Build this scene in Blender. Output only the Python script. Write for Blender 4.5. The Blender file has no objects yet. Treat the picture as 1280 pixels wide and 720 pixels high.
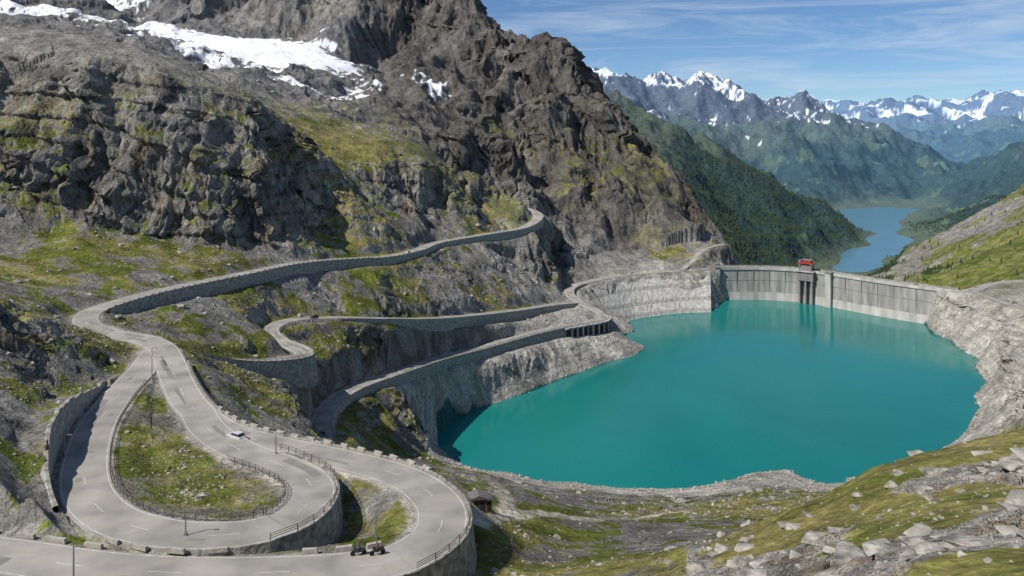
import bpy, bmesh, math, time
import numpy as np
from mathutils import Vector
T0=time.time()
Q=1.0
F=960.0; HZ=165.0
rng=np.random.default_rng(7)
scene=bpy.context.scene

# image pixel (u,v) and guessed depth Y, camera at the origin -> world metres
def S(u,v,Y): return ((u-640.0)/F*Y, float(Y), -(v-HZ)/F*Y)

# ---------------------------------------------------------------- noise
perm=rng.permutation(256).astype(np.int32); perm=np.concatenate([perm,perm])
ang=rng.random(256)*2*np.pi
GX=np.cos(ang).astype(np.float32); GY=np.sin(ang).astype(np.float32)
R1_=rng.random(256).astype(np.float32);R2_=rng.random(256).astype(np.float32);R3_=rng.random(256).astype(np.float32)
def n2(x,y,seed=0):
    x=np.asarray(x,np.float32)+seed*17.31; y=np.asarray(y,np.float32)-seed*9.77
    xf=np.floor(x); yf=np.floor(y); xi=xf.astype(np.int32)&255; yi=yf.astype(np.int32)&255
    x=x-xf; y=y-yf
    u=x*x*x*(x*(x*6-15)+10); v=y*y*y*(y*(y*6-15)+10)
    a=perm[xi]; b=perm[(xi+1)&255]
    def gr(h,dx,dy): return GX[h]*dx+GY[h]*dy
    y1=(yi+1)&255
    r=(gr(perm[a+yi],x,y)*(1-u)+gr(perm[b+yi],x-1,y)*u)*(1-v)+(gr(perm[a+y1],x,y-1)*(1-u)+gr(perm[b+y1],x-1,y-1)*u)*v
    return r*1.5
def cell(x,y,seed=0,tilt=0.9):
    x=np.asarray(x,np.float32)+seed*13.7; y=np.asarray(y,np.float32)+seed*5.3
    xf=np.floor(x); yf=np.floor(y); xi=xf.astype(np.int32); yi=yf.astype(np.int32); fx=x-xf; fy=y-yf
    bd=np.full(x.shape,9.0,np.float32); val=np.zeros(x.shape,np.float32)
    for dx in (-1,0,1):
        for dy in (-1,0,1):
            h=perm[perm[(xi+dx)&255]+((yi+dy)&255)]
            ex=fx-dx-R1_[h]; ey=fy-dy-R2_[h]; d=ex*ex+ey*ey
            v=(R3_[h]-0.5)+tilt*(GX[h]*ex+GY[h]*ey)
            m=d<bd; bd=np.where(m,d,bd); val=np.where(m,v,val)
    return val
def ss(a,b,x):
    t=np.clip((x-a)/(b-a),0,1); return t*t*(3-2*t)

# ---------------------------------------------------------------- roads  (u,v,Y,hL,hR)
RA=[(600,252,705,1,0),(628,255,695,1,0),(655,260,680,2,0),(673,270,650,3,0),(655,284,615,4,0),(600,294,580,4,0),(548,303,540,3,0),(520,313,500,3,0),(480,321,465,4,0),(440,323,440,5,0),(370,329,395,5,0),(300,343,350,5,0),(240,355,318,5.5,0),(190,366,292,5.5,0),(140,380,268,4,0),(111,392,253,0,0),(110,406,240,0,0),(140,417,230,0,0),(175,423,224,0,0),(200,433,214,0,0),(212,452,200,1,0),(222,478,184,2,0),(240,508,169,2.5,0),(275,535,156,2.5,0),(330,553,148,2.5,0),(400,568,141,2.5,0),(470,585,133,2.5,0),(515,602,126,2.5,0),(545,625,117,5,0),(553,650,110,5.5,0),(540,675,104,5.5,0),(500,698,98.5,5,0),(450,708,96.5,1.5,0),(380,714,95.3,0,0),(250,717,95,0,0),(120,710,96,0,0),(0,693,99,0,0),(-160,672,102,0,0)]
RB=[(196,437,212,0,0),(178,462,193.5,0,0),(150,492,174,0,-2),(122,530,153,0,-5),(108,570,136,0,-6),(108,612,121,0,-3),(135,645,110.5,0,0),(185,663,105,0,0.4),(240,669,103,0,1),(300,667,103.5,0,2),(350,655,106.5,0,4),(380,635,112.5,0,5),(390,613,120.5,0,4),(378,595,128,0,2),(345,579,134.5,0,1),(300,563,142,0,0),(262,538,154,0,0),(245,512,167,0,0)]
RC=[(722,378,574,2,0),(690,381,548,4,0),(650,387,512,6,0),(600,393,470,6,0),(540,398,425,5,0),(480,398,390,2,0),(420,397,365,1,0),(370,399,345,1,0),(345,406,331,1,0),(338,415,318,1,0),(352,427,303,1,0),(374,437,291,7,0),(379,444,281,9,0),(355,449,271,8,0),(320,451,259,5,0),(280,449,246,2,0),(245,443,232,1,0),(212,438,215,0,0)]
RD=[(890,336,688,0,0),(840,339,673,0,0),(790,343,658,0,0),(745,350,633,0,0),(716,358,605,2,0),(712,368,588,3,0),(728,380,568,0,0),(748,390,553,0,0),(753,399,538,7,0),(730,404,522,7,0),(690,411,500,5,0),(650,421,475,5,0),(600,435,442,5,0),(550,448,410,4,0),(490,468,365,4,0),(445,484,330,3,0),(415,503,303,3,0),(402,525,283,3,0),(403,548,262,2,0),(415,575,242,0,0),(440,590,225,0,0)]
RE=[(1180,362,595,0,0),(1215,364,583,0,0),(1240,355,607,0,0),(1285,351,630,0,0),(1420,349,690,0,0)]
RF=[(1215,364,583,0,0),(1240,373,560,0,0),(1290,388,525,0,0),(1400,400,500,0,0)]
RG=[(852,338,676,0,0),(866,326,698,0,0),(880,312,728,0,0),(905,305,750,0,0)]
def catmull(P,step):
    P=np.array(P,float); Pe=np.vstack([2*P[0]-P[1],P,2*P[-1]-P[-2]])
    out=[]
    for i in range(1,len(Pe)-2):
        p0,p1,p2,p3=Pe[i-1:i+3]; L=np.linalg.norm((p2-p1)[:2]); n=max(2,int(L/step))
        for k in range(n):
            t=k/n
            out.append(0.5*((2*p1)+(-p0+p2)*t+(2*p0-5*p1+4*p2-p3)*t*t+(-p0+3*p1-3*p2+p3)*t**3))
    out.append(P[-1]); out=np.array(out)
    z=out[:,2].copy()
    for _ in range(6): z[1:-1]=(z[:-2]+z[1:-1]*2+z[2:])/4
    out[:,2]=z
    return out
class Road: pass
roads={}
for nm,pts,w,st in (('A',RA,3.8,2.0),('B',RB,3.7,2.0),('C',RC,3.4,2.5),('D',RD,3.5,2.5),('E',RE,3.2,4),('F',RF,2.6,4),('G',RG,2.4,4)):
    r=Road(); r.w=w
    r.ctl=[S(*p[:3]) for p in pts]
    r.p=catmull([list(S(*p[:3]))+[p[3],p[4]] for p in pts],st)
    t=np.gradient(r.p[:,:2],axis=0); t/=np.linalg.norm(t,axis=1)[:,None]
    r.t=t; r.n=np.stack([-t[:,1],t[:,0]],1)   # left normal
    roads[nm]=r

# ---------------------------------------------------------------- terrain control points
C=[]
shore=[(892,388),(850,388),(800,392),(785,400),(795,415),(808,432),(790,447),(740,460),(690,478),(640,497),(590,512),(560,525),(545,540),(548,560),(570,577),(640,590),(720,602),(800,610),(870,608),(940,590),(985,585),(1020,603),(1050,606),(1085,590),(1140,572),(1190,553),(1205,540),(1225,510),(1235,480),(1225,450),(1190,425),(1160,408)]
WL=-150.0
shoreW=[((u-640)/F*(150*F/(v-HZ)),150*F/(v-HZ)) for u,v in shore]
for u,v in shore: C.append((u,v,150*F/(v-HZ)))
def W(u,Y,z): return (u,HZ-z*F/Y,Y)
for u,Y in ((650,400),(800,400),(1000,400),(1150,430),(800,500),(1000,500),(1120,520),(700,440),(900,590),(1020,600),(870,365),(1060,365),(620,375),(800,560),(850,610),(1180,480),(720,350)): C.append(W(u,Y,-168))
for u,Y in ((920,675),(980,665),(1040,640),(1100,600),(1135,588)): C.append(W(u,Y,-172))
C+= [ # close foreground
(-400,760,60),(-100,780,75),(200,800,75),(450,790,80),(640,800,80),(800,800,62),(950,800,45),(1100,800,34),(1280,800,28),(1600,800,28),
(-400,900,25),(200,950,25),(700,950,25),(1200,1000,18),(1600,1000,18),
(600,705,112),(640,715,105),(700,712,103),(750,715,95),(850,715,75),(950,715,58),(1050,715,45),(1150,715,38),(1280,715,34),(1500,715,34),
(1280,620,60),(1180,630,62),(1100,650,62),(1020,680,66),(1450,600,62),
(1450,500,95),(1280,534,95),(1190,557,92),(1110,580,90),(1055,606,92),(1000,645,85),(930,678,85),(880,700,85),
(1450,560,150),(1280,620,140),(1190,640,140),(1110,660,140),(1060,675,140),
(1280,560,230),(1190,590,240),(1110,620,230),(1050,625,260),
(600,660,125),(650,650,150),(650,612,185),(720,680,140),(720,640,190),(720,615,260),(800,690,130),(800,650,180),(800,628,240),(850,680,125),(850,650,170),(870,622,290),(950,660,140),(950,622,220),(950,604,295),(1000,640,180),(1000,607,305),(600,615,165),(600,603,190),(585,600,220),(600,590,290),(640,600,300),(700,609,310),
(530,588,165),(450,582,200),(450,572,260),(500,566,300),(535,562,335),
(260,460,215),(300,482,215),(340,505,210),(375,540,190),(380,480,268),(384,505,240),(402,565,225),(330,535,180),
(190,520,162),(230,560,142),(250,610,126),(320,610,123),(160,600,127),(200,640,113),
(450,640,118),(480,620,126),(450,668,108),(490,660,112),
# left hill
(-400,450,150),(-200,500,130),(0,535,125),(0,595,108),(30,620,105),(30,650,101),(-100,640,98),(0,373,180),(-150,330,200),(60,405,195),(110,427,198),(60,455,175),(20,490,150),(70,500,160),(130,452,196),(30,388,215),
# slopes between the upper and the middle road
(200,400,262),(250,420,258),(300,425,272),(315,440,271),(200,420,245),(300,390,318),(300,368,338),(400,372,378),(400,348,400),(500,370,430),(480,345,435),(560,350,490),(600,370,505),(620,330,550),(680,350,592),(690,370,565),(560,325,522),(640,310,605),(690,320,640),(700,340,612),(520,385,425),(430,385,385),
(440,440,345),(480,448,372),(440,465,332),(470,425,372),(440,415,360),(370,415,335),(400,410,350),(560,425,415),(420,480,313),(620,412,455),
# cliff feet
(-300,330,260),(-300,280,340),(0,350,260),(60,368,264),(100,350,300),(100,300,340),(180,330,335),(180,295,375),(250,335,340),(300,320,378),(350,300,412),(400,308,432),(450,300,470),(500,298,505),(540,288,560),(600,280,612),(640,256,700),(480,275,505),
(0,310,330),(60,295,350),(140,285,375),(200,290,385),(250,305,380),(320,292,405),
(100,190,385),(250,220,405),(0,190,375),(60,180,385),(180,190,400),(320,220,425),
(-300,60,450),(0,65,430),(60,73,430),(130,80,435),(200,97,440),(260,120,450),(320,150,465),(365,175,490),
(380,288,440),(400,288,470),(470,262,530),(540,265,580),(600,258,640),
(400,190,560),(470,195,590),(540,200,620),(600,213,660),(640,232,715),
(450,160,700),(540,170,730),(600,190,760),(300,115,640),(400,135,690),(220,85,590),(100,60,580),
(-300,0,800),(0,25,800),(100,40,780),(200,60,800),(300,92,800),(400,105,830),(450,118,850),
(230,47,1000),(330,57,1000),(440,78,1000),(380,87,900),(250,75,850),
(-300,-70,1300),(0,-45,1300),(80,-25,1500),(200,-10,1500),(260,2,1500),(320,8,1500),(375,8,1500),(405,-5,1450),
(100,25,1100),(200,35,1150),(300,42,1150),(420,45,1150),
(430,-30,1400),(500,-60,1400),(560,-30,1350),(590,2,1300),(618,38,1250),(640,58,1210),(658,54,1170),(672,66,1130),(688,58,1100),(694,66,1095),(720,102,1050),(750,130,1020),(790,175,980),(830,215,940),(870,250,900),(885,275,870),(893,300,840),(920,330,800),
# west buttress, couloir, east buttress of the main peak
(480,60,1150),(520,80,1060),(555,110,960),(585,150,850),(608,190,790),(600,60,1160),
(618,90,1140),(628,125,1060),(638,165,960),(650,210,860),(660,245,790),
(650,95,1030),(668,130,930),(690,175,860),(715,220,800),(672,95,1040),
(700,262,750),(735,190,890),(745,150,960),(760,220,850),(800,270,790),(840,298,765),(870,318,740),(760,300,725),(720,305,690),(740,333,665),(800,331,692),(850,330,705),(675,287,680),
(560,60,1200),(540,20,1300),
# behind main ridge
(-300,60,2500),(100,100,2400),(300,120,2400),(450,180,2000),(600,230,1800),(700,290,1500),(800,330,1300),(890,370,1050),(940,410,900),
(940,460,760),(1000,470,755),(1100,460,740),(1190,420,700),(1000,440,1100),(1120,420,1100),(1050,400,1700),(1050,372,2400),(940,380,1700),
# valley lake
(1070,318,3250),(1100,306,3600),(1105,292,4000),(1100,281,4400),(1090,330,3000),
(1000,330,2800),(1040,313,3150),(1075,301,3450),(1078,290,3700),(1050,279,4100),(1045,272,4400),
(1080,341,2700),(1112,320,3000),(1143,306,3300),(1160,298,3500),(1145,290,3700),(1132,282,4000),(1132,273,4300),(1150,264,4700),
# ridge B
(600,60,3600),(700,100,3500),(745,120,3500),(800,140,3500),(850,163,3450),(900,190,3400),(950,225,3350),(1000,257,3350),(1050,283,3400),
(850,230,2700),(900,260,2700),(930,300,2500),(980,300,2900),(750,200,2600),(800,270,2000),
(850,235,4500),(950,265,4400),(1010,276,4500),(750,190,4800),
# massif C
(500,60,8500),(650,80,8500),(710,78,8000),(745,99,8000),(780,108,8000),(820,114,8000),(850,104,7800),(866,95,7700),(882,83,7700),(898,103,7700),(940,122,7600),(970,132,7500),(1000,128,7500),(1030,137,7400),(1060,150,7300),(1100,167,7100),(1150,192,6900),(1190,212,6700),(1210,232,6500),
(780,140,6500),(850,150,6300),(900,170,6000),(950,200,5600),(1000,220,5500),(1050,250,5200),(1100,252,5300),(1150,247,5800),(900,215,5000),(960,255,4800),(1050,190,6300),(1000,165,6700),(1100,215,6000),
(700,180,10500),(900,200,10500),(1100,200,9500),(1200,238,8000),
# far D
(500,150,20000),(900,150,20000),(1060,147,20000),(1085,141,20000),(1120,143,20000),(1150,140,20000),(1180,134,20000),(1210,137,20000),(1240,131,20000),(1290,129,20000),(1450,125,20000),
(1100,160,13500),(1130,172,13000),(1170,190,12500),(1150,185,16000),(1230,195,15000),(1290,141,14000),(1240,154,14000),(1195,180,13500),(1215,215,10500),(1400,130,13000),
(1450,160,9000),(1450,100,6000),(1290,183,6000),(1250,207,5700),(1215,237,5300),(1180,258,4900),(1300,230,8500),
(1450,150,1600),(1290,230,1600),(1250,254,1600),(1200,281,1600),(1150,307,1550),(1100,334,1500),(1085,345,1450),
(1450,260,1000),(1280,300,1100),(1200,325,1050),(1280,340,800),(1150,348,950),(1450,310,800),
(1290,320,2400),(1200,340,2400),(1120,352,2500),(1450,240,2800),
# right bank
(1400,370,600),(1280,368,570),(1205,384,560),(1250,402,500),(1262,450,430),(1275,490,370),(1258,520,370),(1240,545,350),(1450,400,450),(1196,372,592),
(-500,100,600),(-300,150,30000),(600,150,30000),(1500,150,30000)]
damc=[(885,335,689),(893,334.5,691),(950,334.5,691),(1000,337,681),(1040,342,662),(1080,348,640),(1120,354,620),(1160,359,603),(1195,363,590)]
C=np.array(C,float)
rc=[]
for r in roads.values():
    q=np.array(r.ctl); rc.append(np.stack([q[:,0]/q[:,1]*F+640,HZ-q[:,2]/q[:,1]*F,q[:,1]],1))
C=np.vstack([C]+rc)
ca=(C[:,0]-640)/F; cl=np.log(C[:,2]); cs=-(C[:,1]-HZ)/F
keep=[]
for i in range(len(ca)):
    if all((ca[i]-ca[j])**2+(cl[i]-cl[j])**2>1e-5 for j in keep): keep.append(i)
ca,cl,cs=ca[keep],cl[keep],cs[keep]; N=len(ca)
D=np.sqrt((ca[:,None]-ca)**2+(cl[:,None]-cl)**2)
A=np.zeros((N+3,N+3)); A[:N,:N]=D+np.eye(N)*-1e-4; A[:N,N]=1;A[:N,N+1]=ca;A[:N,N+2]=cl; A[N:,:N]=A[:N,N:].T
sol=np.linalg.solve(A,np.concatenate([cs,[0,0,0]]))
a0,a1=-1.0,1.0; y0,y1=18.0,30000.0
ga=np.linspace(a0,a1,400); gl=np.linspace(math.log(y0),math.log(y1),760)
GRD=np.zeros((760,400),np.float32)
for i,l in enumerate(gl):
    d=np.sqrt((ga[:,None]-ca)**2+(l-cl)**2)
    GRD[i]=d@sol[:N]+sol[N]+sol[N+1]*ga+sol[N+2]*l
def base_s(a,l):
    fa=np.clip((a-a0)/(a1-a0)*399,0,398.999); fl=np.clip((l-gl[0])/(gl[-1]-gl[0])*759,0,758.999)
    ia=fa.astype(int); il=fl.astype(int); ta=fa-ia; tl=fl-il
    return (GRD[il,ia]*(1-ta)+GRD[il,ia+1]*ta)*(1-tl)+(GRD[il+1,ia]*(1-ta)+GRD[il+1,ia+1]*ta)*tl
print('rbf',N,time.time()-T0)

# ---------------------------------------------------------------- grid
ys=[y0]
while ys[-1]<y1:
    y=ys[-1]; k=0.006 if y<60 else 0.0035 if y<300 else 0.0028 if y<1200 else 0.003 if y<9000 else 0.006
    ys.append(y*(1+k*Q))
ys=np.array(ys); NA=int(1600/Q); aa=np.linspace(a0,a1,NA); NY=len(ys)
Ag,Yg=np.meshgrid(aa,ys); Lg=np.log(Yg)
Xg=Ag*Yg
Z0=base_s(Ag.ravel(),Lg.ravel()).reshape(Ag.shape)*Yg
def slope(Z):
    dzy=np.gradient(Z,axis=0)/np.gradient(ys)[:,None]
    dzx=np.gradient(Z,axis=1)/(Yg*(aa[1]-aa[0]))
    dzy=dzy-dzx*Ag
    return np.sqrt(dzx**2+dzy**2)
sb=slope(Z0)
steep=ss(0.40,1.1,sb)
Xf=Xg.astype(np.float32); Yf=Yg.astype(np.float32)
U=Ag*F+640
def splat(u,Y,su,sl): return np.exp(-((U-u)/su)**2-((Lg-math.log(Y))/sl)**2)
RF_=20.0
best=np.full(Ag.shape,1e9,np.float32)
Wsum=np.zeros(Ag.shape,np.float32); Zsum=np.zeros(Ag.shape,np.float32); Tmin=np.ones(Ag.shape,np.float32)
def near_poly(P,R,fn):
    for i in range(len(P)-1):
        p,q=P[i],P[i+1]
        r0=np.searchsorted(ys,min(p[1],q[1])-R); r1=np.searchsorted(ys,max(p[1],q[1])+R)
        yl=max(min(p[1],q[1])-R,20); yh=max(p[1],q[1])+R
        xs0=min(p[0],q[0])-R; xs1=max(p[0],q[0])+R
        c0=np.searchsorted(aa,min(xs0/yl,xs0/yh)); c1=np.searchsorted(aa,max(xs1/yl,xs1/yh))
        if r1<=r0 or c1<=c0: continue
        sl=(slice(r0,r1),slice(c0,c1)); X=Xf[sl]; Y=Yf[sl]
        dx,dy=q[0]-p[0],q[1]-p[1]; L2=dx*dx+dy*dy
        t=np.clip(((X-p[0])*dx+(Y-p[1])*dy)/L2,0,1)
        ex=X-(p[0]+t*dx); ey=Y-(p[1]+t*dy); d=np.sqrt(ex*ex+ey*ey)
        fn(sl,d,dx*ey-dy*ex,t,p,q)
for nm,r in roads.items():
    dm=np.full(Ag.shape,1e9,np.float32); zr=np.zeros(Ag.shape,np.float32); hh=np.zeros(Ag.shape,np.float32)
    def fn(sl,d,side,t,p,q):
        m=d<dm[sl]; pr=p+t[...,None]*(q-p)
        dm[sl]=np.where(m,d,dm[sl]); zr[sl]=np.where(m,pr[...,2],zr[sl])
        hh[sl]=np.where(m,np.where(side>0,pr[...,3],pr[...,4]),hh[sl])
    near_poly(r.p,RF_+8,fn)
    lim=np.where(hh>1,r.w-0.9,np.where(hh<-1,r.w+1.8,r.w+0.7))
    out=np.maximum(dm-lim,0)
    fall=np.where(hh<-1,9,np.where(np.abs(hh)>1,13,7))
    t=ss(0,fall,out)
    zt=np.where(out>0,zr-hh-0.15,zr-0.12)
    w=((1-t)/(out+0.05))**2+1e-12
    w=np.where(dm>1e8,0,w)
    Wsum+=w; Zsum+=w*zt; Tmin=np.minimum(Tmin,np.where(dm>1e8,1,t)); best=np.minimum(best,dm-r.w)
Zr=np.where(Wsum>0,Zsum/np.maximum(Wsum,1e-20),0)
paths=[[(575,578,215),(600,585,205),(622,597,180),(634,615,160),(628,632,146),(612,650,134),(600,672,121)],[(632,630,148),(680,637,163),(740,650,165),(800,648,182),(860,640,200)]]
pathd=np.full(Ag.shape,1e9,np.float32)
for pp in paths:
    P=catmull([list(S(*p))+[0,0] for p in pp],3)
    def fn(sl,d,side,t,p,q): pathd[sl]=np.minimum(pathd[sl],d)
    near_poly(P,6,fn)
print('roads',time.time()-T0)

# ---------------------------------------------------------------- relief
sp=np.maximum(np.gradient(ys)[:,None],Yg*(aa[1]-aa[0])).astype(np.float32)
lakeprox=1-ss(2,22,np.abs(Z0-WL)); lakeprox=lakeprox*(Yg<700)*(Yg>300)
rough=0.09+0.40*steep
mount=ss(560,800,Yg)*(Z0>-110)*(Yg<1800)
rough=rough+0.30*mount
rough=np.where(Yg>1800,0.60,rough)
valleyfloor=(Yg>2400)*(Yg<6500)*(1-ss(-495,-440,Z0))
rough=rough*(1-0.95*valleyfloor)*(1-0.8*lakeprox)
fg=(1-ss(100,125,Yg))*ss(800,960,U)
snowcore=ss(0.25,0.6,splat(335,985,125,0.13))
relief=np.zeros_like(Xf)
lam=3000.0; k=0
wx=n2(Xf/90,Yf/90,201)*14; wy=n2(Xf/90,Yf/90,202)*14
while lam>0.7:
    wt=(1-ss(0.10,0.22,lam/Yf))*ss(1.5,3,lam/sp)
    if wt.max()>0:
        rows=np.where(wt.max(axis=1)>0)[0]; s=slice(rows[0],rows[-1]+1)
        n=n2((Xf[s]+wx[s])/lam,(Yf[s]+wy[s])/lam,k)
        rd=(0.42-np.abs(n2(Xf[s]/lam+3.3,Yf[s]/lam,k+40)))*1.0
        relief[s]+=wt[s]*lam*(0.16*n+0.55*rd-0.08)
    lam/=1.9; k+=1
relief*=rough*0.85*(1-0.7*snowcore)
rib=np.zeros_like(Xf)
for i,(lam,lo,hi) in enumerate(((900,4800,12000),(420,4800,12000),(190,2200,12000),(210,850,1800),(110,600,1800),(52,520,1800),(26,480,1500))):
    wt=ss(lo,lo*1.25,Yf)*(1-ss(hi,hi*1.2,Yf))
    rows=np.where(wt.max(axis=1)>0)[0]; s=slice(rows[0],rows[-1]+1)
    wz=n2(Xf[s]/lam/2,Yf[s]/lam/2,400+i)*lam*0.5
    rib[s]+=wt[s]*lam*0.42*(0.30-np.abs(n2((Xf[s]-0.25*Yf[s]+wz)/lam,Yf[s]/lam/3.2,410+i)))
rib*=np.where(Yg>1800,0.33*(1-valleyfloor),mount*0.8)*ss(0.12,0.4,sb)*(1-0.85*snowcore)
fr=np.zeros_like(Xf); a_=0.16*np.clip(1.0*fg+0.35*steep*(1-fg)+0.3*mount+0.12*(1-fg),0,1)*(1-lakeprox*0.7)*(1-0.8*snowcore)
fgw={90:0.05,38:0.06,16:0.12,7:0.55,3.2:0.85,1.5:0.7}
for i,lam in enumerate((90,38,16,7,3.2,1.5)):
    wt=(1-ss(0.09,0.16,lam/Yf))*ss(1.6,3,lam/sp)*(Yf<1800)*(1-fg*(1-fgw[lam]))
    rows=np.where(wt.max(axis=1)>0)[0]; s=slice(rows[0],rows[-1]+1)
    fr[s]+=wt[s]*lam*cell((Xf[s]+wx[s]*0.2)/lam/1.7,(Yf[s]+wy[s]*.2)/lam,i+3)
# smooth grassy humps on the near knoll keep their turf free of slab steps
turf=ss(-0.25,0.15,n2(Xf/14,Yf/14,510)+0.5*ss(66,88,Yf))*fg
fr*=(1-0.85*turf)
Zn=Z0+relief*(1-0.30*fg)+rib+fr*a_
Z=np.where(Tmin<1,Zr*(1-Tmin)+Zn*Tmin,Zn)
Zf=Z.astype(np.float32)
DX=np.zeros_like(Xf);DY=np.zeros_like(Xf)
for i,lam in enumerate((75,34,16,8,4,2)):
    wt=(1-ss(0.08,0.15,lam/Yf))*ss(1.6,3,lam/sp)*(Yf<1800)
    rows=np.where(wt.max(axis=1)>0)[0]; s=slice(rows[0],rows[-1]+1)
    wz=n2(Xf[s]/50,Zf[s]/50,300)*9
    c1=cell((Xf[s]+Yf[s]*0.3+wz)/lam,(Zf[s]+0.35*Xf[s])/(lam*2.2),i+20,0.8)
    gr=np.abs(n2((Xf[s]+Yf[s]*0.35+wz)/lam,Zf[s]/(lam*3.5),i+80))-0.25
    ph=(Zf[s]+wz*1.5+0.25*Xf[s])/(lam*0.8); saw=(ph-np.floor(ph)); 
    DY[s]+=wt[s]*lam*(0.26*c1+0.50*gr+(0.0 if lam>30 else 0.14)*(saw-0.5))
    DX[s]+=wt[s]*lam*0.20*cell((Xf[s]*0.4+Yf[s])/lam,Zf[s]/(lam*1.4),i+50,0.7)
m=(steep*0.9*(1-fg)+0.28*mount)*ss(0,1,Tmin)*(1-lakeprox)*(1-0.75*ss(760,840,U)*(Yg>600))*(1-0.8*snowcore)*(1-ss(600,700,U)*(Yg<350))
X3=Xg+DX*m; Y3=Yg+DY*m; Z3=Z
print('relief',time.time()-T0)
P3=np.stack([X3,Y3,Z3],-1).astype(np.float32)
e1=np.gradient(P3,axis=1); e2=np.gradient(P3,axis=0)
nrm=np.cross(e1,e2); nrm/=np.linalg.norm(nrm,axis=-1,keepdims=True)+1e-9
nz=nrm[...,2]

# ---------------------------------------------------------------- colour
def fbm(l0,oct,seed,sx=1,sy=1):
    o=np.zeros_like(Xf);a=1.0;t=0
    for i in range(oct):
        o+=a*n2(Xf*sx/l0,Yf*sy/l0,seed+i);t+=a;a*=0.6;l0/=2.1
    return o/t*1.6
b1=fbm(70,5,11); b2=fbm(12,4,23); b3=fbm(600,6,31)
near=Yg<1700
def mix(c,d,t): return c*(1-t[...,None])+np.array(d,np.float32)*t[...,None]
rk=np.clip(0.5+0.6*b2+0.35*b1,0,1)
streak=n2(Xf/4,Zf/34,7)*0.5+n2(Xf/13,Zf/60,8)*0.6
col=np.zeros(Xf.shape+(3,),np.float32)
col[:]=np.array([0.19,0.18,0.163])
col=mix(col,(0.43,0.41,0.37),rk)
dark=ss(-0.05,0.45,streak+0.3*b1)*steep
col=mix(col,(0.075,0.075,0.078),dark*0.72)
col=mix(col,(0.30,0.20,0.11),ss(0.2,0.6,n2(Xf/9,Zf/22,9)+0.3*b2)*steep*0.45)
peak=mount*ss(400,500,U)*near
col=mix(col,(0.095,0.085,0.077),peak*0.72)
scree=(1-ss(0.35,0.7,sb))*mount*(1-ss(430,500,U))
col=mix(col,(0.22,0.215,0.215),scree*0.8)
gul=np.exp(-((U-(640+(960-Yg)*0.09))/9)**2)*(Yg>690)*(Yg<1120)
col=mix(col,(0.26,0.245,0.225),np.clip(gul*(0.9+b2),0,1)*0.85)
apron=np.clip(splat(375,385,40,.07)+splat(560,470,45,.07)+splat(650,560,45,.06)+splat(250,300,35,.05)+splat(740,680,50,.05),0,1)
gz=ss(0.54,0.76,nz)*(1-ss(0,55,Z0+20*b1))*near
gp=ss(-0.16,0.14,b1*0.75+b2*0.8+0.07-0.30*ss(600,800,Yg)+0.5*splat(520,430,130,0.07)+0.45*splat(110,330,60,.07)+0.9*splat(800,850,60,.07)+0.3*splat(450,330,120,.10)+0.5*splat(580,640,70,.06)+0.4*splat(430,600,80,.06)+0.3*splat(260,250,60,.06)+0.4*splat(700,150,130,.2)-1.0*apron-0.35*ss(60,-40,U)*(Yg<260))
grass=gz*gp*(1-0.5*peak*(b3<0.1))
grass=np.where(fg>0.3,ss(0.40,0.62,nz)*ss(0.35,0.65,turf+0.5*b2),grass)
grass=np.clip(grass+1.0*splat(250,130,95,0.25)*(nz>0.7)*ss(-0.7,-0.4,b2),0,1)
slopeF=(Yg>760)*(U>1000)*near
grass=np.where(slopeF,ss(0.4,0.7,nz)*ss(-0.6,-0.1,b1+b3),grass)
col=mix(col,(0.30,0.29,0.27),apron*0.7*near)
thr=np.where(U<830,-120.0,-128.0)+8*ss(1100,1200,U)
shoreb=near*(Yg>250)*(Yg<740)*(1-ss(thr-5,thr+3,Z0+b1*6))*(1-slopeF)
shoreb=np.where((Yg<345)&(Z0>-134+b1*6+b2*3),0,shoreb)
grass=grass*(1-shoreb)
gc=mix(np.zeros_like(col)+np.array([0.095,0.113,0.018],np.float32),(0.20,0.175,0.06),ss(-0.4,0.6,b1-b2))
gc=np.where(slopeF[...,None],gc*np.array([0.85,0.95,1.0]),gc)
col=mix(col,(0.44,0.41,0.355),fg*0.9*ss(-0.7,0.1,b2))
col=mix(col,(0.15,0.14,0.13),fg*ss(0.15,0.5,n2(Xf/2.5,Yf/2.5,70)+0.4*b2)*0.6)
col=mix(col,(0.25,0.18,0.10),fg*ss(0.2,0.5,n2(Xf/4,Yf/3,75)-0.3*b2)*0.5)
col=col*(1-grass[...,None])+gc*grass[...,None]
ffor=ss(0.02,0.16,b1*0.6+b3*0.6+(-Z0-235)/90)*slopeF
col=mix(col,(0.025,0.042,0.016),ffor*0.9)
col=mix(col,(0.56,0.53,0.47),shoreb*0.94)
strata=ss(0.1,0.6,np.sin(Z0*1.9+b2*1.2))*shoreb
col=mix(col,(0.33,0.305,0.26),strata*0.5)
col=mix(col,(0.18,0.17,0.15),shoreb*ss(0.35,0.6,b2-0.4*b1)*0.45)
inlake=near*(Z0<WL+0.3)*(Yg>290)*(Yg<720)
col=mix(col,(0.04,0.17,0.15),inlake*1.0)
col=mix(col,(0.32,0.30,0.26),(1-ss(0.3,2.0,best+b2*1.5))*near)
col=mix(col,(0.42,0.38,0.30),(1-ss(1.2,2.4,pathd+b2*0.6)))
sn=splat(320,985,105,0.11)*1.55+splat(20,930,70,0.05)*1.0+splat(140,1000,70,.06)*1.1+splat(455,830,30,0.05)*0.95+splat(200,850,90,.04)*.85+splat(540,900,30,0.05)*0.8+splat(380,780,60,.03)*.75+splat(130,1250,60,.05)*.8+splat(60,800,70,.03)*.75
snow=ss(0.52,0.56,sn+0.34*b2+0.50*b1)*ss(0.35,0.5,nz)*(sn>0.12)
far=(Yg>1700)
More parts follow.
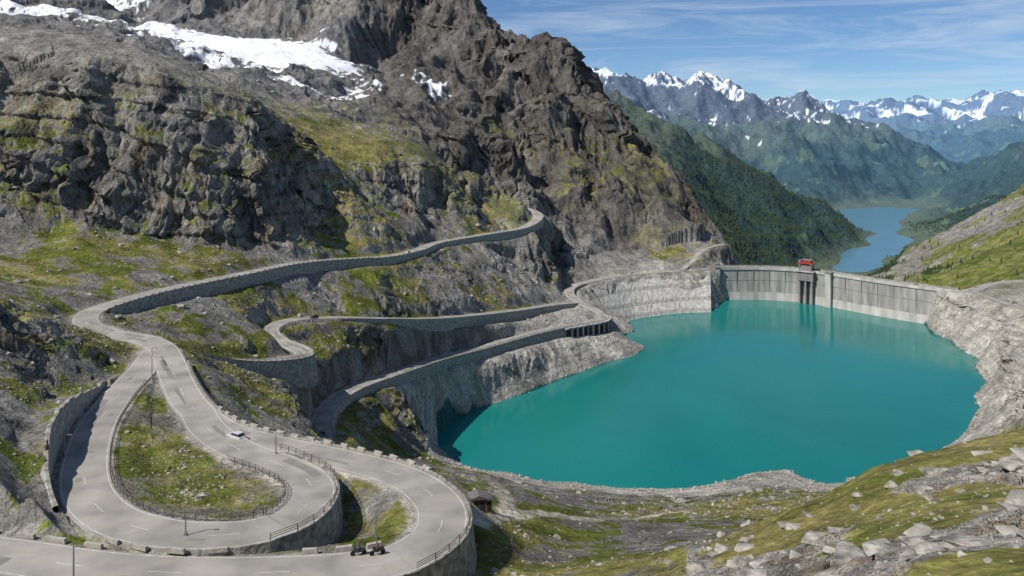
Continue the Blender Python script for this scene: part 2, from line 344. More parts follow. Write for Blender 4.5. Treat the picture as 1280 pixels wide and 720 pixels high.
fc=np.zeros_like(col)+np.array([0.105,0.102,0.104],np.float32)
fc=mix(fc,(0.085,0.10,0.04),1-ss(20,160,Z0+150*b3))
fo=1-ss(-170,-60,Z0+110*b3+40*b1)
fc=mix(fc,(0.022,0.042,0.014),fo*0.95)
clear=ss(0.30,0.45,fbm(260,4,61))*fo
fc=mix(fc,(0.10,0.14,0.04),clear*0.85)
fc=mix(fc,(0.14,0.17,0.07),valleyfloor*0.7)
fsn=ss(0.38,0.44,(Z0-260)/650+0.8*b3+0.6*b1+0.25*(nrm[...,0]<0.1))*(Yg>5000)*ss(0.5,0.65,nz)
fsn=np.where(Yg>17000,ss(0.35,0.55,(Z0-420)/900+b3*1.8)*1.0,fsn)
fc=mix(fc,(0.85,0.87,0.9),fsn)
col=np.where(far[...,None],fc,col)
col=mix(col,(0.85,0.86,0.88),snow*near)
painted_haze=(1-np.exp(-np.maximum(Yg-1300,0)/10500)).astype(np.float32)
col=mix(col,(0.12,0.25,0.44),painted_haze*0.50*(1-0.45*fsn))  # aerial haze painted into the base colour, bluer with distance
rockm=np.clip(1-grass,0,1)
snowm=np.clip(snow*near+fsn*far,0,1).astype(np.float32)
print('colour',time.time()-T0)

def grid_mesh(name,P,colr,alpha):
    ny,nx=P.shape[:2]; me=bpy.data.meshes.new(name)
    me.vertices.add(ny*nx); me.vertices.foreach_set('co',P.reshape(-1).astype(np.float32))
    idx=np.arange(ny*nx,dtype=np.int32).reshape(ny,nx)
    q=np.stack([idx[:-1,:-1],idx[:-1,1:],idx[1:,1:],idx[1:,:-1]],-1).reshape(-1)
    nf=len(q)//4; me.loops.add(len(q)); me.loops.foreach_set('vertex_index',q)
    me.polygons.add(nf); me.polygons.foreach_set('loop_start',np.arange(nf,dtype=np.int32)*4)
    me.update()
    ca_=me.color_attributes.new(name='Col',type='FLOAT_COLOR',domain='POINT')
    c4=np.concatenate([colr,alpha[...,None]],-1).astype(np.float32); ca_.data.foreach_set('color',c4.reshape(-1))
    for nm_,ar in (('PaintedHaze',painted_haze),('Snow',snowm)):
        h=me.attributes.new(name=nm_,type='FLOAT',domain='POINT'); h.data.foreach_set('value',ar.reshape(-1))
    ob=bpy.data.objects.new(name,me); scene.collection.objects.link(ob); return ob
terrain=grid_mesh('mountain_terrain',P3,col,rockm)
print('mesh',P3.shape,time.time()-T0)

# ---------------------------------------------------------------- materials
def newmat(name):
    m=bpy.data.materials.new(name); m.use_nodes=True; nt=m.node_tree; b=nt.nodes['Principled BSDF']; return m,nt,b
def N_(nt,t,**kw):
    n=nt.nodes.new(t)
    for k_,v_ in kw.items(): setattr(n,k_,v_)
    return n
def simple(name,c,rough=0.8,var=0.25,scale=1.0,bump=0.0,metal=0.0,bscale=None,zs=1.0):
    m,nt,b=newmat(name); L=nt.links
    g=N_(nt,'ShaderNodeNewGeometry'); mp=N_(nt,'ShaderNodeMapping'); mp.inputs['Scale'].default_value=(1,1,zs); L.new(g.outputs['Position'],mp.inputs['Vector'])
    n=N_(nt,'ShaderNodeTexNoise'); n.inputs['Scale'].default_value=scale; n.inputs['Detail'].default_value=6
    L.new(mp.outputs[0],n.inputs['Vector'])
    mr=N_(nt,'ShaderNodeMapRange'); mr.inputs[1].default_value=0.3; mr.inputs[2].default_value=0.7; mr.inputs[3].default_value=1-var; mr.inputs[4].default_value=1+var
    L.new(n.outputs['Fac'],mr.inputs[0])
    vm=N_(nt,'ShaderNodeVectorMath',operation='SCALE'); vm.inputs[0].default_value=c; L.new(mr.outputs[0],vm.inputs['Scale'])
    L.new(vm.outputs[0],b.inputs['Base Color']); b.inputs['Roughness'].default_value=rough; b.inputs['Metallic'].default_value=metal
    if bump:
        n2_=N_(nt,'ShaderNodeTexNoise'); n2_.inputs['Scale'].default_value=bscale or scale*4; n2_.inputs['Detail'].default_value=5; L.new(g.outputs['Position'],n2_.inputs['Vector'])
        bp=N_(nt,'ShaderNodeBump'); bp.inputs['Distance'].default_value=bump; bp.inputs['Strength'].default_value=0.8; L.new(n2_.outputs['Fac'],bp.inputs['Height']); L.new(bp.outputs[0],b.inputs['Normal'])
    return m
m_ter,nt,b=newmat('terrain_rock_and_grass'); L=nt.links
at=N_(nt,'ShaderNodeAttribute',attribute_name='Col'); g=N_(nt,'ShaderNodeNewGeometry')
def noise(sc,det,vec=None,r=0.6):
    n=N_(nt,'ShaderNodeTexNoise'); n.inputs['Scale'].default_value=sc;n.inputs['Detail'].default_value=det;n.inputs['Roughness'].default_value=r
    L.new(vec or g.outputs['Position'],n.inputs['Vector']); return n.outputs['Fac']
mp=N_(nt,'ShaderNodeMapping'); mp.inputs['Scale'].default_value=(1,1,0.35); L.new(g.outputs['Position'],mp.inputs['Vector'])
na=noise(0.9,6); nb=noise(0.11,8,mp.outputs[0],0.7); nc=noise(0.015,8,None,0.7)
def mr(x,a,b_,c,d):
    n=N_(nt,'ShaderNodeMapRange'); n.inputs[1].default_value=a;n.inputs[2].default_value=b_;n.inputs[3].default_value=c;n.inputs[4].default_value=d; L.new(x,n.inputs[0]); return n.outputs[0]
def mul(x,y):
    n=N_(nt,'ShaderNodeMath',operation='MULTIPLY'); L.new(x,n.inputs[0]); L.new(y,n.inputs[1]); return n.outputs[0]
f=mul(mul(mr(na,0.3,0.7,0.55,1.45),mr(nb,0.32,0.68,0.5,1.45)),mr(nc,0.35,0.65,0.8,1.2))
sn_=N_(nt,'ShaderNodeAttribute',attribute_name='Snow')
fm_=N_(nt,'ShaderNodeMix',data_type='FLOAT'); L.new(sn_.outputs['Fac'],fm_.inputs[0]); L.new(f,fm_.inputs[2]); fm_.inputs[3].default_value=0.98
vm=N_(nt,'ShaderNodeVectorMath',operation='SCALE'); L.new(at.outputs['Color'],vm.inputs[0]); L.new(fm_.outputs[0],vm.inputs['Scale'])
L.new(vm.outputs[0],b.inputs['Base Color']); b.inputs['Roughness'].default_value=0.95; b.inputs['Specular IOR Level'].default_value=0.15
def bump(h,dist,prev=None,st=None):
    n=N_(nt,'ShaderNodeBump'); n.inputs['Distance'].default_value=dist; n.inputs['Strength'].default_value=1.0
    L.new(h,n.inputs['Height'])
    if st is not None: L.new(st,n.inputs['Strength'])
    if prev: L.new(prev,n.inputs['Normal'])
    return n.outputs[0]
stv=mul(mr(at.outputs['Alpha'],0,1,0.35,1.0),mr(sn_.outputs['Fac'],0,1,1,0.12))
nn=bump(nc,22.0,None,stv); nn=bump(nb,4.0,nn,stv); nn=bump(na,0.7,nn,stv)
L.new(nn,b.inputs['Normal'])
ha=N_(nt,'ShaderNodeAttribute',attribute_name='PaintedHaze'); b.inputs['Emission Color'].default_value=(0.07,0.16,0.31,1)
L.new(mr(ha.outputs['Fac'],0,1,0,0.6),b.inputs['Emission Strength'])  # far slopes glow faintly to imitate airlight; there is no air volume
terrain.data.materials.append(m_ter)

m_asph=simple('weathered_asphalt',(0.30,0.28,0.25),0.9,0.28,0.16,0.01,bscale=8)
m_patch=simple('asphalt_repair',(0.21,0.20,0.18),0.9,0.15,0.8,0.01,bscale=8)
m_white=simple('road_paint',(0.55,0.55,0.53),0.7,0.3,1.2)
m_stone=simple('stone_masonry',(0.27,0.26,0.23),0.9,0.55,0.9,0.3,bscale=1.6)
m_kerb=simple('kerb_stone',(0.36,0.34,0.30),0.9,0.3,1.5,0.05)
m_face=simple('stone_facing',(0.42,0.405,0.37),0.9,0.3,0.35,0.3,bscale=0.9)
m_conc=simple('concrete',(0.29,0.28,0.26),0.85,0.4,0.25,0.05,bscale=1,zs=0.15)
m_conl=simple('pale_concrete',(0.42,0.405,0.375),0.85,0.3,0.2,0.05,bscale=1,zs=0.2)
m_concd=simple('stained_concrete',(0.20,0.19,0.18),0.85,0.3,0.2,0.05,bscale=1,zs=0.2)
m_metal=simple('galvanised_steel',(0.3,0.3,0.3),0.5,0.1,3,metal=0.6)
m_rail=simple('rusted_railing',(0.12,0.10,0.085),0.7,0.2,3)
m_dark=simple('painted_dark_opening',(0.02,0.02,0.02),0.9)
m_red=simple('red_paint',(0.33,0.035,0.02),0.5,0.15,1)
m_rock=simple('boulder_rock',(0.29,0.27,0.235),0.95,0.6,0.9,0.35,bscale=2.0)
m_glass=simple('car_glass',(0.02,0.025,0.03),0.08,0.05,1)
m_tyre=simple('tyre_rubber',(0.02,0.02,0.02),0.9)
m_wood=simple('timber',(0.16,0.10,0.06),0.8,0.3,3)
m_roof=simple('roof_slate',(0.13,0.12,0.12),0.8,0.3,2)
m_con=simple('conifer_foliage',(0.032,0.056,0.022),0.9,0.5,0.05)

class MB:
    def __init__(s): s.v=[];s.f=[];s.m=[]
    def quad(s,a,b,c,d,m=0):
        i=len(s.v); s.v+= [a,b,c,d]; s.f.append((i,i+1,i+2,i+3)); s.m.append(m)
    def box(s,c,hx,hy,hz,ax=(1,0),m=0,taper=1.0):
        ax=np.array(ax,float); ax/=np.linalg.norm(ax); ay=np.array([-ax[1],ax[0]]); i=len(s.v)
        for sz in (-1,1):
            k=taper if sz>0 else 1
            for sx,sy in ((-1,-1),(1,-1),(1,1),(-1,1)):
                p=ax*hx*sx*k+ay*hy*sy*k; s.v.append((c[0]+p[0],c[1]+p[1],c[2]+hz*sz))
        for f_ in ((0,3,2,1),(4,5,6,7),(0,1,5,4),(1,2,6,5),(2,3,7,6),(3,0,4,7)): s.f.append(tuple(i+k for k in f_)); s.m.append(m)
    def prism(s,prof,y0_,y1_,m=0,org=(0,0,0),ax=(1,0)):
        ax=np.array(ax,float); ax/=np.linalg.norm(ax); ay=np.array([-ax[1],ax[0]]); n=len(prof); i=len(s.v)
        for yy in (y0_,y1_):
            for (x,z) in prof:
                p=ax*x+ay*yy; s.v.append((org[0]+p[0],org[1]+p[1],org[2]+z))
        s.f.append(tuple(range(i,i+n))); s.m.append(m); s.f.append(tuple(range(i+2*n-1,i+n-1,-1))); s.m.append(m)
        for k in range(n):
            k2=(k+1)%n; s.f.append((i+k,i+n+k,i+n+k2,i+k2)); s.m.append(m)
    def disc(s,c,r_,hw,ax,m=0,n=14):
        s.prism([(math.cos(2*math.pi*k/n)*r_,math.sin(2*math.pi*k/n)*r_) for k in range(n)],-hw,hw,m,c,ax)
    def obj(s,name,mats,parent=None,smooth=False):
        me=bpy.data.meshes.new(name); me.from_pydata(s.v,[],s.f)
        for m in mats: me.materials.append(m)
        me.polygons.foreach_set('material_index',s.m)
        if smooth: me.polygons.foreach_set('use_smooth',[True]*len(s.f))
        me.update(); o=bpy.data.objects.new(name,me); scene.collection.objects.link(o)
        if parent: o.parent=parent
        return o
def off(r,i,d,dz=0):
    p=r.p[i]; n=r.n[i]; return (p[0]+n[0]*d,p[1]+n[1]*d,p[2]+dz)
def strip(mb,r,d0,z0,d1,z1,i0=0,i1=None,m=0):
    i1=i1 or len(r.p)-1
    for i in range(i0,i1):
        mb.quad(off(r,i,d0,z0),off(r,i+1,d0,z0),off(r,i+1,d1,z1),off(r,i,d1,z1),m)
def ridx(r,u,Y):
    x=(u-640)/F*Y; return int(np.argmin((r.p[:,0]-x)**2+(r.p[:,1]-Y)**2))
DZ={}
for j,(nm,r) in enumerate(roads.items()):
    mb=MB(); dz=0.03*j+0.05; w=r.w; DZ[nm]=dz
    strip(mb,r,-w,dz,w,dz)
    strip(mb,r,w,dz,w+0.1,dz-1.0); strip(mb,r,-w-0.1,dz-1.0,-w,dz)
    if nm in 'ABCD':
        k=len(r.p)-1
        hw=0.06 if nm in 'AB' else 0.09
        for d in (-w+0.4,w-0.4): strip(mb,r,d-hw,dz+0.012,d+hw,dz+0.012,m=1)
        if nm in 'AB':
            for i in range(0,k-2,6): strip(mb,r,-0.05,dz+0.012,0.05,dz+0.012,i,i+2,m=1)
        for _ in range(k//9):
            i=int(rng.integers(2,k-8)); n_=int(rng.integers(1,6)); s_=rng.choice([-1,1]); a_0=rng.uniform(0.2,1.2); a_1=a_0+rng.uniform(0.4,1.7)
            strip(mb,r,min(s_*a_0,s_*a_1),dz+0.006,max(s_*a_0,s_*a_1),dz+0.006,i,i+n_,m=2)
    mb.obj('mountain_road',[m_asph,m_white,m_patch])
def walls(r,name):
    for side in (1,-1):
        h=r.p[:,3] if side>0 else r.p[:,4]
        runs=[];i=0
        while i<len(h)-1:
            if abs(h[i])>1.05:
                j=i
                while j<len(h)-1 and abs(h[j])>1.05 and (h[j]>0)==(h[i]>0): j+=1
                if j-i>3: runs.append((i,j))
                i=j
            i+=1
        for (i0,i1) in runs:
            mb=MB(); w=r.w
            jit=rng.normal(size=len(h))*0.25
            for i in range(i0,i1-1):
                def q(k,d,z): return off(r,k,side*d,z)
                if h[i0]>0:
                    ha,hb=h[i]+1.6,h[i+1]+1.6
                    prof=lambda hh:[(w+0.1,-0.5),(w+0.1,0.35),(w+0.5,0.35),(w+0.5,-0.1),(w+0.5+0.12*hh,-hh)]
                else:
                    ha,hb=-h[i]+jit[i],-h[i+1]+jit[i+1]
                    prof=lambda hh:[(w+0.9,-0.6),(w+0.9+0.12*hh,hh),(w+1.4+0.12*hh,hh+0.05),(w+3.2,hh-1.0)]
                A_,B_=prof(ha),prof(hb)
                for k in range(len(A_)-1):
                    mb.quad(q(i,*A_[k]),q(i+1,*B_[k]),q(i+1,*B_[k+1]),q(i,*A_[k+1]))
            mb.obj('stone_retaining_wall',[m_stone])
for nm in 'ABCD': walls(roads[nm],nm)

def stones(r,i0,i1,d,stepm=3.2,ln=1.0,hz=0.4):
    mb=MB(); seg=np.linalg.norm(np.diff(r.p[:,:2],axis=0),axis=1); acc=0
    for i in range(i0,i1):
        acc+=seg[i]
        if acc>=stepm:
            acc=0; p=off(r,i,d,0); mb.box((p[0],p[1],p[2]+hz),ln*rng.uniform(.85,1.05),0.26,hz*rng.uniform(.9,1.1),r.t[i]+rng.normal(size=2)*0.02,0,0.93)
    mb.obj('guard_stone_row',[m_kerb])
rA,rB,rC,rD=roads['A'],roads['B'],roads['C'],roads['D']
stones(rA,ridx(rA,250,165),ridx(rA,520,125),rA.w+0.35,3.0)
stones(rA,ridx(rA,490,98),ridx(rA,350,95),-(rA.w+0.35),3.2,1.1,0.3)
stones(rA,ridx(rA,120,96),len(rA.p)-2,-(rA.w+0.35),4.2,1.6,0.3)
stones(rA,ridx(rA,630,600),ridx(rA,120,258),rA.w+0.35,4.0,0.7)
stones(rB,ridx(rB,150,108),ridx(rB,330,105),-(rB.w+0.4),4.0,1.5,0.28)
def railing(r,i0,i1,d,z0=0.0,hgt=1.05,step=1):
    mb=MB()
    if i0>i1: i0,i1=i1,i0
    for i in range(i0,i1):
        a=off(r,i,d,z0); b_=off(r,i+1,d,z0)
        if (i-i0)%step==0: mb.box((a[0],a[1],a[2]+hgt/2),0.05,0.05,hgt/2,r.t[i])
        for zz in (0.45,0.75,hgt):
            c=((a[0]+b_[0])/2,(a[1]+b_[1])/2,(a[2]+b_[2])/2+zz); L_=math.hypot(b_[0]-a[0],b_[1]-a[1])
            mb.box(c,L_/2+0.03,0.03,0.035,(b_[0]-a[0],b_[1]-a[1]))
    mb.obj('guard_railing',[m_rail])
railing(rB,ridx(rB,160,180),ridx(rB,310,140),rB.w+0.3)
railing(rB,ridx(rB,320,104),ridx(rB,320,139),-(rB.w+0.3),0.3)
railing(rA,ridx(rA,530,123),ridx(rA,500,98.5),rA.w+0.3,0.3)
railing(rA,ridx(rA,215,195),ridx(rA,250,165),rA.w+0.3,0.0)
railing(rC,ridx(rC,352,303),ridx(rC,300,252),rC.w+0.3,0.3)
railing(rD,ridx(rD,750,553),ridx(rD,500,370),rD.w+0.3,0.3)

# gallery arches under the bend of the lake-side road
mb=MB(); i0,i1=ridx(rD,752,545),ridx(rD,700,505)
for i in range(i0,i1,2):
    a=off(rD,i,rD.w+1.5,0); mb.box((a[0],a[1],a[2]-4.4),0.6,0.9,4.2,rD.t[i],0,0.9)
    if i+2<=i1:
        c=off(rD,i+1,rD.w+1.35,0); mb.box((c[0],c[1],c[2]-4.8),1.7,0.35,3.0,rD.t[i+1],1)  # solid near-black box, painting the shade inside the arch
    a=off(rD,i,rD.w+1.2,0); b_=off(rD,i+2,rD.w+1.2,0); mb.box(((a[0]+b_[0])/2,(a[1]+b_[1])/2,a[2]-0.1),2.9,1.1,0.35,rD.t[i+1],0)
mb.obj('road_gallery',[m_conl,m_dark])

def facing(name,top,bot,n=60):
    T=catmull([list(S(*p))+[0,0] for p in top],5)[:,:3]; B=catmull([list(p)+[0,0] for p in bot],5)[:,:3]
    def rs(P,n):
        s=np.concatenate([[0],np.cumsum(np.linalg.norm(np.diff(P,axis=0),axis=1))]); q=np.linspace(0,s[-1],n); return np.stack([np.interp(q,s,P[:,k]) for k in range(3)],1)
    T=rs(T,n);B=rs(B,n); mb=MB()
    K=12
    G=np.zeros((n,K+1,3))
    for i in range(n):
        for k in range(K+1):
            f0=k/K; G[i,k]=T[i]*(1-f0)+B[i]*f0+np.array([0,-1,0.3])*(0.15*rng.normal()*(0<k<K))
    for i in range(n-1):
        for k in range(K):
            mb.quad(tuple(G[i,k]),tuple(G[i+1,k]),tuple(G[i+1,k+1]),tuple(G[i,k+1]),1 if k in (3,7,10) else 0)
    return mb.obj(name,[m_face,simple('stone_facing_course',(0.30,0.29,0.26),0.9,0.3,0.5,0.2)])
facing('embankment_stone_facing',[(888,338.5,684),(840,342,668),(790,346.5,652),(752,353,630),(738,358,615)],[(165,636,-152),(140,634,-152),(105,618,-152),(92,606,-151),(80,592,-147)])

# ---------------------------------------------------------------- water
m_wat,nt,b=newmat('glacial_water'); L=nt.links
b.inputs['Roughness'].default_value=0.1; b.inputs['IOR'].default_value=1.33
g=N_(nt,'ShaderNodeNewGeometry'); n=N_(nt,'ShaderNodeTexNoise'); n.inputs['Scale'].default_value=0.6;n.inputs['Detail'].default_value=4; L.new(g.outputs['Position'],n.inputs['Vector'])
bp=N_(nt,'ShaderNodeBump'); bp.inputs['Distance'].default_value=0.12; bp.inputs['Strength'].default_value=0.4; L.new(n.outputs['Fac'],bp.inputs['Height']); L.new(bp.outputs[0],b.inputs['Normal'])
n=N_(nt,'ShaderNodeTexNoise'); n.inputs['Scale'].default_value=0.010;n.inputs['Detail'].default_value=5; L.new(g.outputs['Position'],n.inputs['Vector'])
n.inputs['Distortion'].default_value=0.5
mx=N_(nt,'ShaderNodeMix',data_type='RGBA'); mx.inputs[6].default_value=(0.002,0.120,0.118,1); mx.inputs[7].default_value=(0.010,0.215,0.190,1); L.new(n.outputs['Fac'],mx.inputs[0]); L.new(mx.outputs[2],b.inputs['Base Color'])
def poly(name,pts,z,mat):
    me=bpy.data.meshes.new(name); me.from_pydata([(p[0],p[1],z) for p in pts],[],[tuple(range(len(pts)))]); me.materials.append(mat)
    o=bpy.data.objects.new(name,me); scene.collection.objects.link(o); return o
cx,cy=180,470
wp=[]
for x,y in shoreW[:-1]:
    d=np.array([x-cx,y-cy]); d/=np.linalg.norm(d); wp.append((x+d[0]*14,y+d[1]*14))
dl=[S(*p) for p in damc]
wp+= [(p[0],p[1]+1) for p in dl[::-1]]
poly('reservoir_lake_water',wp,WL,m_wat)
vl=[(1000,345),(1060,348),(1100,335),(1150,315),(1180,300),(1160,285),(1155,268),(1150,258),(1020,262),(1030,285),(1050,300),(990,325)]
m_vw=simple('valley_water',(0.085,0.21,0.29),0.25,0.05,0.01)
poly('valley_lake_water',[((u-640)/F*(500*F/(v-HZ)),500*F/(v-HZ)) for u,v in vl],-498.0,m_vw)

# ---------------------------------------------------------------- dam
dc=catmull([list(p) for p in dl],6.0)
t=np.gradient(dc[:,:2],axis=0); t/=np.linalg.norm(t,axis=1)[:,None]; dn=np.stack([-t[:,1],t[:,0]],1)
dam=bpy.data.objects.new('concrete_dam',None); scene.collection.objects.link(dam)
ZC=-121.8
def D_(i,d,z): return (dc[i,0]+dn[i,0]*d,dc[i,1]+dn[i,1]*d,z)
mb=MB(); prof=[(12,-300),(4.5,ZC-8),(4.5,ZC+1.1),(4.1,ZC+1.1),(4.1,ZC),(-4.1,ZC+0.002),(-4.1,ZC+1.1),(-4.6,ZC+1.1),(-4.6,ZC-1.5),(-3.8,ZC-1.8),(-4.6,-143),(-4.8,-146.5),(-9,-200)]
for i in range(len(dc)-1):
    for k in range(len(prof)-1):
        mb.quad(D_(i,*prof[k]),D_(i+1,*prof[k]),D_(i+1,*prof[k+1]),D_(i,*prof[k+1]),1 if k==4 else 2 if k==8 else 3 if (k in (6,7,10,11)) else 0)
mb.obj('dam_wall',[m_conc,m_asph,m_concd,m_conl],dam)
mb=MB()
for i in range(1,len(dc)-1,2):
    a=D_(i,-4.1,0); mb.box((a[0],a[1],-136.5),0.14,0.62,13.8,t[i],1)
for i in range(0,len(dc)-1):
    zz=-132.5; a=np.array(D_(i,-4.15,zz)); b_=np.array(D_(i+1,-4.15,zz)); c=(a+b_)/2; mb.box(c,np.linalg.norm(b_-a)/2,0.2,0.1,t[i],1)
mb.obj('dam_joint_ribs',[m_conc,m_concd],dam)
mb=MB()
for uu in (893,1040):
    i=int(np.argmin(np.abs(dc[:,0]/dc[:,1]*F+640-uu))); a=D_(i,-5.0,0); mb.box((a[0],a[1],-139),2.6,3.0,18.2,t[i],0,0.92)
    mb.box((a[0],a[1],-120.6),3.0,3.3,0.4,t[i],1)
mb.obj('dam_buttresses',[m_conl,m_concd],dam)
tower=bpy.data.objects.new('dam_gantry_crane',None); scene.collection.objects.link(tower)
i=int(np.argmin(np.abs(dc[:,0]/dc[:,1]*F+640-1008))); c=D_(i,-6.0,0); tx=t[i]; cz=ZC
mb=MB(); mb.box((c[0],c[1],cz-4.2),6.6,3.6,3.9,tx,0); mb.box((c[0],c[1],cz+0.1),7.4,4.8,0.45,tx,1)
for sx in (-1,0,1):
    p=np.array(c[:2])+tx*sx*5.2-dn[i]*0.4; mb.box((p[0],p[1],-138),0.8,2.6,14.6,tx,0)
mb.obj('intake_tower',[m_concd,m_conl],tower)
mb=MB()
for sx in (-1,1):
    for sy in (-1,1):
        p=np.array(c[:2])+tx*sx*5.0+dn[i]*sy*3.4; mb.box((p[0],p[1],cz+3.6),0.4,0.4,3.3,tx,2)
    p=np.array(c[:2])+tx*sx*5.0; mb.box((p[0],p[1],cz+4.2),0.2,3.4,0.25,tx,2)
mb.box((c[0],c[1],cz+3.0),4.2,2.6,2.4,tx,1)
mb.box((c[0],c[1],cz+7.2),7.0,4.0,0.45,tx,0)
mb.box((c[0]+tx[0]*0.8,c[1]+tx[1]*.8,cz+8.7),3.6,2.4,1.1,tx,0); mb.box((c[0]+tx[0]*0.8,c[1]+tx[1]*.8,cz+9.95),4.0,2.8,0.2,tx,1)
p=np.array(c[:2])-tx*5.4; mb.box((p[0],p[1],cz+8.6),0.9,1.5,1.0,tx,2)
mb.obj('crane_frame',[m_red,m_concd,m_metal],tower)
mb=MB()
for k in range(0,len(dc)-1,1):
    for s_ in (-4.3,4.3):
        a=np.array(D_(k,s_,ZC+1.9)); b_=np.array(D_(k+1,s_,ZC+1.9)); mb.box((a+b_)/2,np.linalg.norm(b_-a)/2,0.04,0.05,t[k]); mb.box((a[0],a[1],ZC+1.5),0.05,0.05,0.45,t[k])
mb.obj('dam_handrail',[m_metal],dam)

# ---------------------------------------------------------------- boulders
variants=[]
for k in range(12):
    bm=bmesh.new()
    for _ in range(13):
        p=rng.normal(size=3); p/=np.linalg.norm(p); p*=np.array([1,0.8,0.5])*rng.uniform(0.75,1.15); bm.verts.new(p)
    bmesh.ops.convex_hull(bm,input=bm.verts); bmesh.ops.delete(bm,geom=[v for v in bm.verts if not v.link_faces],context='VERTS')
    bmesh.ops.bevel(bm,geom=bm.edges[:],offset=0.035,segments=1,affect='EDGES')
    bmesh.ops.triangulate(bm,faces=bm.faces[:]); bm.verts.index_update()
    variants.append((np.array([v.co[:] for v in bm.verts]),np.array([[v.index for v in f_.verts] for f_ in bm.faces]))); bm.free()
def merged(name,vars_,pos,scl,rot,mat,upright=False,flat=1.0):
    V=[];Fc=[];o=0
    for p,s_,a,k in zip(pos,scl,rot,rng.integers(0,len(vars_),len(pos))):
        v,f_=vars_[k]; c_,sn_=math.cos(a),math.sin(a); s3=s_ if upright else s_*rng.uniform(0.75,1.25,3)*np.array([1,1,flat])
        vv=v*s3; 
        if not upright:
            t2=rng.uniform(-0.3,0.3); c2,s2=math.cos(t2),math.sin(t2); vv=np.stack([vv[:,0],vv[:,1]*c2-vv[:,2]*s2,vv[:,1]*s2+vv[:,2]*c2],1)
        vv=np.stack([vv[:,0]*c_-vv[:,1]*sn_,vv[:,0]*sn_+vv[:,1]*c_,vv[:,2]],1)+p
        V.append(vv);Fc.append(f_+o);o+=len(v)
    V=np.concatenate(V).astype(np.float32);Fc=np.concatenate(Fc).astype(np.int32)
    me=bpy.data.meshes.new(name); me.vertices.add(len(V)); me.vertices.foreach_set('co',V.ravel()); me.loops.add(Fc.size); me.loops.foreach_set('vertex_index',Fc.ravel())
    me.polygons.add(len(Fc)); me.polygons.foreach_set('loop_start',np.arange(len(Fc),dtype=np.int32)*3); me.update(); me.validate()
    me.shade_flat() if hasattr(me,'shade_flat') else None
    me.materials.append(mat); ob=bpy.data.objects.new(name,me); scene.collection.objects.link(ob); return ob
def pick(mask,n,area=True):
    w_=(mask*(sp*Yg)).ravel() if area else mask.ravel().astype(float)
    w_=w_/w_.sum(); c_=np.cumsum(w_); ii=np.searchsorted(c_,rng.random(n)); ii=np.clip(ii,0,len(w_)-1); return P3.reshape(-1,3)[ii].astype(float)
clearr=(best>2.2)&(pathd>2)
def scat(mask,n,smin,smax,pw=2.2,name='scattered_boulders',flat=1.0,sink=0.05):
    P=pick(mask*clearr,n); u_=rng.random(n); s_=smin*(1-u_*(1-(smin/smax)**pw))**(-1/pw); P[:,2]+=s_*sink
    return merged(name,variants,P,s_,rng.random(n)*6.28,m_rock,False,flat)
scat((Yg<115)*(U>820)*(nz>0.5)*(0.15+(b2>0.1)*(Yg<80))*(1-0.7*grass),2200,0.08,1.1,1.8)
scat((Yg<92)*(Yg>36)*(U>840)*(U<1320)*(nz>0.45)*(1-0.90*grass),90,0.8,2.7,1.2,'rock_slabs',0.6,-0.05)
scat((Yg>100)*(Yg<340)*(U>580)*(U<1250)*(Z0>-149)*(0.2+(b1>0)),5500,0.15,1.9,2.1)
scat(splat(235,128,38,0.10)*(b2>-0.1),420,0.12,0.7,2.0)
scat((Yg>95)*(Yg<260)*(U<420)*(nz>0.6)*(U>-50)*(b1+b2>0)*(1-splat(250,130,95,0.25)),2400,0.15,1.6,2.0)
scat((Yg>250)*(Yg<720)*(Z0>-150)*(nz>0.55)*((b1+b2>-0.1)+2*apron)*(U<1300),11000,0.3,3.0,2.2)
scat((Yg>300)*(Yg<700)*(np.abs(Z0+147)<4),2500,0.3,1.5,2.2)
def ground(x,y):
    a=x/y; ci=np.clip(np.searchsorted(aa,a),1,NA-1); ri=np.clip(np.searchsorted(ys,y),1,NY-1); return float(P3[ri,ci,2])
def conifer():
    V=[];Fc=[]
    for k,(z0_,z1_,r_) in enumerate(((0.08,0.5,0.24),(0.3,0.75,0.18),(0.55,1.0,0.11))):
        n=6;i=len(V)
        for j in range(n):
            a=2*math.pi*j/n+k; rr=r_*rng.uniform(0.7,1.2); V.append((math.cos(a)*rr,math.sin(a)*rr,z0_+rng.uniform(-.03,.03)))
        V.append((0,0,z1_))
        for j in range(n): Fc.append((i+j,i+(j+1)%n,i+n))
    i=len(V); V+=[(0.02,0,-.1),(-0.02,0.02,-.1),(-0.02,-0.02,-.1),(0,0,0.3)]; Fc+=[(i,i+1,i+3),(i+1,i+2,i+3),(i+2,i,i+3)]
    return np.array(V),np.array(Fc)
cv=[conifer() for _ in range(6)]
fm=(fo*(1-clear*0.95)*(1-valleyfloor)*(Yg>1750)*(Yg<4200)*(U>700)*(U<1330))
P=pick(fm,26000); merged('conifer_forest',cv,P,rng.uniform(8,17,len(P)),rng.random(len(P))*6.28,m_con,True)
P=pick((ffor+0.02*slopeF)*(nz>0.4)*(U<1400),4500); merged('conifer_forest',cv,P,rng.uniform(4,9,len(P)),rng.random(len(P))*6.28,m_con,True)
print('scatter',time.time()-T0)

